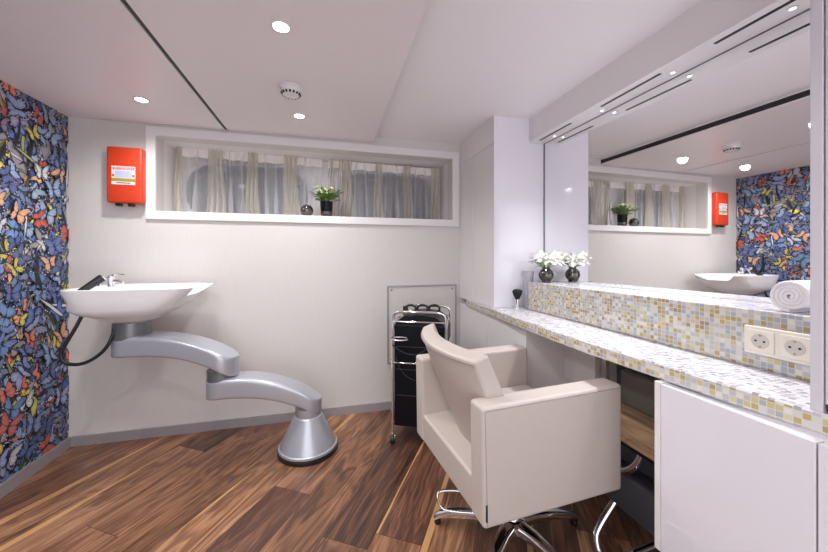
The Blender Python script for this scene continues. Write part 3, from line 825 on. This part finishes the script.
# ------------------------------------------------------------------ trolley
tr = thing('salon_trolley', 'black hairdresser trolley with a chrome tube frame by the back wall', 'trolley', (.60, 2.07, 0), D(-26))
W2, D2 = .165, .145
m = MB(); m.box(-W2+.008, W2-.008, -D2+.004, D2-.004, .108, .735, bev=.006)
body = m.done('body', 'black_gloss', tr)
m = MB()
out = [(-W2+.008, .73), (-W2+.03, .762), (-W2+.07, .788), (0, .797), (W2-.07, .788), (W2-.03, .762), (W2-.008, .73)]
m.loft([[(x, -D2+.006, z) for x, z in out], [(x, D2-.006, z) for x, z in out]]); m.done('lid', 'black_gloss', tr, bevel=.004)
for z in (.30, .46, .60):
    MB().box(-W2+.02, W2-.02, -D2+.0005, -D2+.0045, z-.002, z+.002).done('tray_gap', 'ink', body)
for sy in (-1, 1):
    y = sy*D2
    m = MB(); m.tube([(-W2, y, .062), (-W2, y, .45), (-W2, y, .775), (-W2+.01, y, .805), (-W2+.045, y, .815), (0, y, .815), (W2-.045, y, .815), (W2-.01, y, .805), (W2, y, .775), (W2, y, .45), (W2, y, .062)], .0085, 12, smooth=2)
    m.done('frame_loop', 'chrome', tr, smooth=True)
    m = MB(); m.tube([(-W2, y, .755), (W2, y, .755)], .0055, 10); m.done('cross_rail', 'chrome', tr, smooth=True)
for sx in (-1, 1):
    for q in ([(sx*W2, -D2, .70), (sx*W2, 0, .77), (sx*W2, D2, .70)], [(sx*W2, -D2, .60), (sx*W2, D2, .60)], [(sx*W2, -D2, .11), (sx*W2, D2, .11)]):
        MB().tube(q, .0055, 10, smooth=1).done('side_rail', 'chrome', tr, smooth=True)
for k, (x, y) in enumerate(((-.075, -.03), (.0, -.015), (.075, 0.0))):
    m = MB(); c = [(x+.034*math.cos(t), y+.0*t, .818+.024*math.sin(t)) for t in [2*PI*i/28 for i in range(28)]]
    m.tube(c, .0072, 10, closed=True); m.done('tool_ring', 'black', tr, smooth=True)
m = MB(); m.tube([(-.11, -.03, .835), (-.11, -.03, .79)], .017, 14); m.done('holder_post', 'black', tr, smooth=True)
m = MB(); c = [(-W2+.055+.055*math.cos(t), -D2-.045+.04*math.sin(t), .66) for t in [2*PI*i/28 for i in range(28)]]
m.tube(c, .005, 10, closed=True); m.done('dryer_ring', 'chrome', tr, smooth=True)
m = MB(); m.tube([(-W2, -D2-.005, .61), (-W2+.04, -D2-.02, .585), (-W2+.1, -D2-.02, .56), (.0, -D2-.015, .56), (.05, -D2-.01, .60)], .0045, 8, smooth=2)
m.tube([(-W2+.02, -D2-.01, .54), (-W2+.06, -D2-.02, .45), (-W2+.12, -D2-.02, .41), (.0, -D2-.012, .40)], .0035, 8, smooth=2)
m.done('cable', 'black', tr, smooth=True)
m = MB(); m.tube([(-W2, -D2, .50), (W2, -D2, .50)], .0055, 10); m.done('cross_rail', 'chrome', tr, smooth=True)
for sx in (-1, 1):
    for sy in (-1, 1):
        m = MB(); m.lathe([(0, -.011), (.02, -.011), (.0225, -.007), (.0225, .007), (.02, .011), (0, .011)], (sx*W2, sy*D2+.0, .0235), 22, 'x')
        cs = m.done('caster', 'black', tr, smooth=True)
        m = MB(); m.lathe([(.0, .05), (.011, .05), (.012, .066), (0, .066)], (sx*W2, sy*D2, 0), 14)
        m.tube([(sx*W2-.013, sy*D2, .022), (sx*W2-.013, sy*D2, .05), (sx*W2+.013, sy*D2, .05), (sx*W2+.013, sy*D2, .022)], .003, 8)
        m.done('caster_fork', 'chrome', cs, smooth=True)

# ------------------------------------------------------------------ styling chair
ch = thing('styling_chair', 'greige leatherette styling chair with square arms facing the counter', 'armchair', (.7285, 1.236, 0), D(5))
CHK = .94
def up(o):
    for v in o.data.vertices:
        v.co = (v.co.x*CHK, v.co.y*CHK, v.co.z*CHK + 1.15*(1-CHK))
    return o
HW, AT = .318, .088
for sy in (-1, 1):
    m = MB()
    y0, y1 = (-HW, -HW+AT) if sy < 0 else (HW-AT, HW)
    pr = [(-.318, .268), (.292, .256), (.292, .664), (-.324, .664)]
    m.loft([[(x, y0, z) for x, z in pr], [(x, y1, z) for x, z in pr]])
    am = m.done('armrest', 'leather', ch, bevel=.013, seg=4); up(am)
    yo = y0 if sy < 0 else y1
    s = [(-.305, yo+sy*.0005, .28), (-.314, yo+sy*.0005, .652), (.28, yo+sy*.0005, .652), (.28, yo+sy*.0005, .268)]
    sx_ = MB(); sx_.tube([(p[0], p[1]-sy*.0016, p[2]) for p in s], .0022, 6, closed=False); up(sx_.done('piping', 'leather_dark', am, smooth=True))
m = MB()
pr = [(-.314, .268), (.25, .258), (.25, .40), (-.318, .40)]
m.loft([[(x, -HW+AT-.006, z) for x, z in pr], [(x, HW-AT+.006, z) for x, z in pr]])
up(m.done('seat_base', 'leather', ch, bevel=.012, seg=3))
m = MB(); m.box(-.17, .285, -HW+AT+.002, HW-AT-.002, .395, .475, bev=.022, seg=4); up(m.done('seat', 'leather', ch, smooth=True))
# curved backrest
m = MB()
ny, nz = 20, 14
Fz, Rz = [], []
for k in range(nz+1):
    f = k/nz; z = .395+.412*f
    w = .168+.062*min(1, f*1.6)
    th = .08-.014*f
    xr = -.225-.165*f
    F_, R_ = [], []
    for i in range(ny+1):
        s = 2*i/ny-1; y = s*(w+.012)-.016
        off = .07*s*s
        F_.append((xr+th+off*.9+.01*(1-f), y, z+.02*f+.012*s*f)); R_.append((xr+off-.03*(1-s*s)*(1-f)*0, y, z+.012*s*f))
    Fz.append(F_); Rz.append(R_)
rg = [[Rz[k][i] for i in range(ny+1)]+[Fz[k][i] for i in range(ny, -1, -1)] for k in range(nz+1)]
m.loft(rg); up(m.done('backrest', 'leather', ch, bevel=.014, seg=4))
m = MB(); m.tube([(p[0]+.001, p[1]*.99, p[2]-.012) for p in Rz[nz]], .0022, 6); up(m.done('seam', 'leather_dark', ch, smooth=True))
up(MB().box(-.311, -.305, -HW-.0015, -HW+.001, .295, .35).done('fabric_tag', 'black', ch))
# base
m = MB(); m.box(-.13, .13, -.11, .11, .291, .3125, bev=.006); m.done('seat_plate', 'black', ch)
cz = (-.012, -.045)
m = MB(); m.lathe([(.034, .085), (.034, .16), (.026, .165), (.026, .292)], (*cz, 0), 28); m.done('column', 'chrome', ch, smooth=True)
m = MB(); m.lathe([(0, .055), (.05, .055), (.058, .07), (.055, .095), (.04, .108), (0, .109)], (*cz, 0), 32); m.done('hub', 'chrome', ch, smooth=True)
for k in range(5):
    a = D(147-5+72*k); d = Vector((math.cos(a), math.sin(a), 0)); s_ = Vector((-d.y, d.x, 0)); rings = []
    for f, z, w, t in ((.03, .082, .028, .024), (.10, .085, .024, .022), (.18, .074, .021, .018), (.26, .056, .0185, .015), (.30, .040, .0165, .014), (.318, .030, .016, .013), (.326, .026, .009, .009)):
        rings.append([tuple(Vector((*cz, z))+d*f+s_*(w*sgn(math.cos(q), .6))+Vector((0, 0, t*sgn(math.sin(q), .6)))) for q in [2*PI*(i+.5)/16 for i in range(16)]])
    m = MB(); m.loft(rings); lg_ = m.done('leg', 'chrome', ch, smooth=True)
    m = MB(); m.lathe([(0, .0005), (.014, .0005), (.015, .004), (.012, .02), (0, .02)], tuple(Vector((*cz, 0))+d*.31), 16); m.done('glide', 'black', lg_, smooth=True)
m = MB(); m.tube([(-.06, -.01, .10), (-.20, .072, .085), (-.245, .10, .085), (-.262, .112, .098), (-.272, .125, .14), (-.25, .13, .15), (-.15, .09, .15), (-.06, -.01, .13)], .0048, 10, smooth=2); m.done('pump_pedal', 'chrome', ch, smooth=True)

# ------------------------------------------------------------------ guest seat under the counter
gs = thing('tip_up_seat', 'small wood-topped seat with charcoal cushion tucked in the knee space under the counter', 'seat', (1.25, 1.08, 0))
def G(x, y, z): return (x-1.25, y-1.08, z)
MB().box(*rel(gs, 1.10, 1.398, .80, 1.36, .437, .452), bev=.004).done('seat_board', 'oak', gs)
MB().box(*rel(gs, 1.108, 1.398, .802, 1.355, .418, .4365), bev=.004).done('under_rim', 'black', gs)
MB().box(*rel(gs, 1.352, 1.399, .80, 1.285, .4525, .618), bev=.016, seg=3).done('cushion', 'charcoal', gs, smooth=True)
m = MB(); m.tube([G(1.31, 1.26, .165), G(1.26, 1.22, .205), G(1.2, 1.16, .235), G(1.2, 1.11, .255), G(1.2, 1.06, .31), G(1.2, 1.035, .37), G(1.2, 1.03, .42)], .013, 14, smooth=2); m.done('bracket', 'chrome', gs, smooth=True)
m = MB(); m.tube([G(1.105, 1.072, .175), G(1.02, 1.075, .075), G(1.008, 1.06, .045), G(1.005, 1.045, .02), G(1.02, 1.01, .015), G(1.08, .995, .03), G(1.22, .99, .05), G(1.298, .99, .06)], .0135, 14, smooth=2)
m.done('foot_rest', 'chrome', gs, smooth=True)

# ------------------------------------------------------------------ ceiling fittings and lamps
def spot(loc, power, ang, col, r=.04, blend=.6, target=None):
    l = bpy.data.lights.new('lamp', 'SPOT'); l.energy = power; l.spot_size = D(ang); l.spot_blend = blend; l.color = col; l.shadow_soft_size = r
    o = bpy.data.objects.new('lamp', l); COL.objects.link(o); o.location = loc
    return o
dl = thing('downlight', 'round ceiling downlight nearest the camera, before the smoke detector', 'downlight', (-.168, 1.305, ZL), 0, 'recessed ceiling downlights')
m = MB(); m.lathe([(.027, -.0005), (.039, -.0005), (.040, -.003), (.029, -.0055), (.0265, -.003)], n=36, cap=False); m.done('trim_ring', 'white_satin', dl, smooth=True)
m = MB(); m.lathe([(.0268, -.0012), (.0268, -.0032), (0, -.0036)], n=32); m.done('lens', 'lamp', dl)
DL = [(-.168, 2.10, 'round ceiling downlight between the smoke detector and the back wall'),
      (-.977, 2.10, 'round ceiling downlight above the orange-red box, left of the black ceiling gap'),
      (-.977, 1.305, 'round ceiling downlight in the left ceiling panel before the wallpaper'),
      (-.977, .40, 'extra unseen downlight in the left ceiling panel beside the camera'),
      (-.168, .40, 'extra unseen downlight overhead of the camera'),
      (-.5, -.4, 'extra unseen downlight behind the camera')]
spot((-.168, 1.305, ZL-.01), 1, 150, (1, .95, .92))
for x, y, lab in DL[:3]:
    dup(dl, (x, y, ZL), lab)
for x, y, lab in DL[3:]:  # extra downlights out of view, added for frontal light
    dup(dl, (x, y, ZL), lab)
LAMPS = [(-.168, 1.305)]+[(x, y) for x, y, _ in DL]
for o in [o for o in S.objects if o.type == 'LIGHT']: bpy.data.objects.remove(o)
for x, y in LAMPS: spot((x, y, ZL-.012), 16, 165, (1, .99, .985), .035, .9)

sd = thing('smoke_detector', 'white round smoke detector on the lowered ceiling', 'smoke detector', (-.18, 1.76, ZL))
m = MB(); m.lathe([(0, -.0005), (.054, -.0005), (.055, -.008), (.052, -.012), (.05, -.013), (.048, -.03), (.038, -.042), (0, -.045)], n=40); hd = m.done('housing', 'white_satin', sd, smooth=True)
for i in range(16):
    a = 2*PI*i/16; m = MB()
    c, s = math.cos(a), math.sin(a); p = lambda r, t, z: (r*c-t*s, r*s+t*c, z)
    m.loft([[p(.0475, -.005, -.033), p(.0475, .005, -.033), p(.0395, .004, -.0425), p(.0395, -.004, -.0425)],
            [p(.049, -.005, -.034), p(.049, .005, -.034), p(.041, .004, -.0435), p(.041, -.004, -.0435)]])
    m.done('vent_slot', 'black', hd)

sp0 = None
for y, lab in ((1.77, 'tiny bulkhead spotlight above the lilies, farthest of the row'), (1.40, 'tiny bulkhead spotlight, second from the tall cabinet'),
               (1.04, 'tiny bulkhead spotlight, third from the tall cabinet'), (.68, 'tiny bulkhead spotlight above the rolled towel')):
    loc = (1.366, y, BZ)
    if sp0 is None:
        sp0 = thing('spotlight', lab, 'spotlight', loc, 0, 'spotlights under the bulkhead')
        m = MB(); m.lathe([(.008, -.0003), (.0125, -.0003), (.0125, -.002), (.008, -.003)], n=24, cap=False); m.done('bezel', 'white_satin', sp0, smooth=True)
        m = MB(); m.lathe([(.0082, -.0008), (.0082, -.0022), (0, -.0024)], n=20); m.done('lens', 'lamp_cool', sp0)
    else: dup(sp0, loc, lab)
    spot((1.325 if y < 1.6 else 1.25, y if y < 1.6 else 1.70, BZ-.012), 14.5 if y < 1.6 else 5, 95 if y < 1.6 else 62, (.95, .95, 1), .03, 1)

# ------------------------------------------------------------------ world, camera, view
w = bpy.data.worlds.new('world'); S.world = w; w.use_nodes = True
w.node_tree.nodes['Background'].inputs[0].default_value = (.95, .95, 1, 1); w.node_tree.nodes['Background'].inputs[1].default_value = 1.3
cam = bpy.data.cameras.new('camera'); co = bpy.data.objects.new('camera', cam); COL.objects.link(co)
co.location = (0, 0, 1.15); co.rotation_euler = (PI/2, 0, -math.atan(86/330))
cam.sensor_fit = 'HORIZONTAL'; cam.sensor_width = 36; cam.lens = 330/828*36; cam.shift_y = -18.5/828; cam.clip_start = .02
S.camera = co
S.view_settings.view_transform = 'Standard'; S.view_settings.look = 'None'; S.view_settings.gamma = 1
S.view_settings.exposure = .87
S.cycles.diffuse_bounces = 8
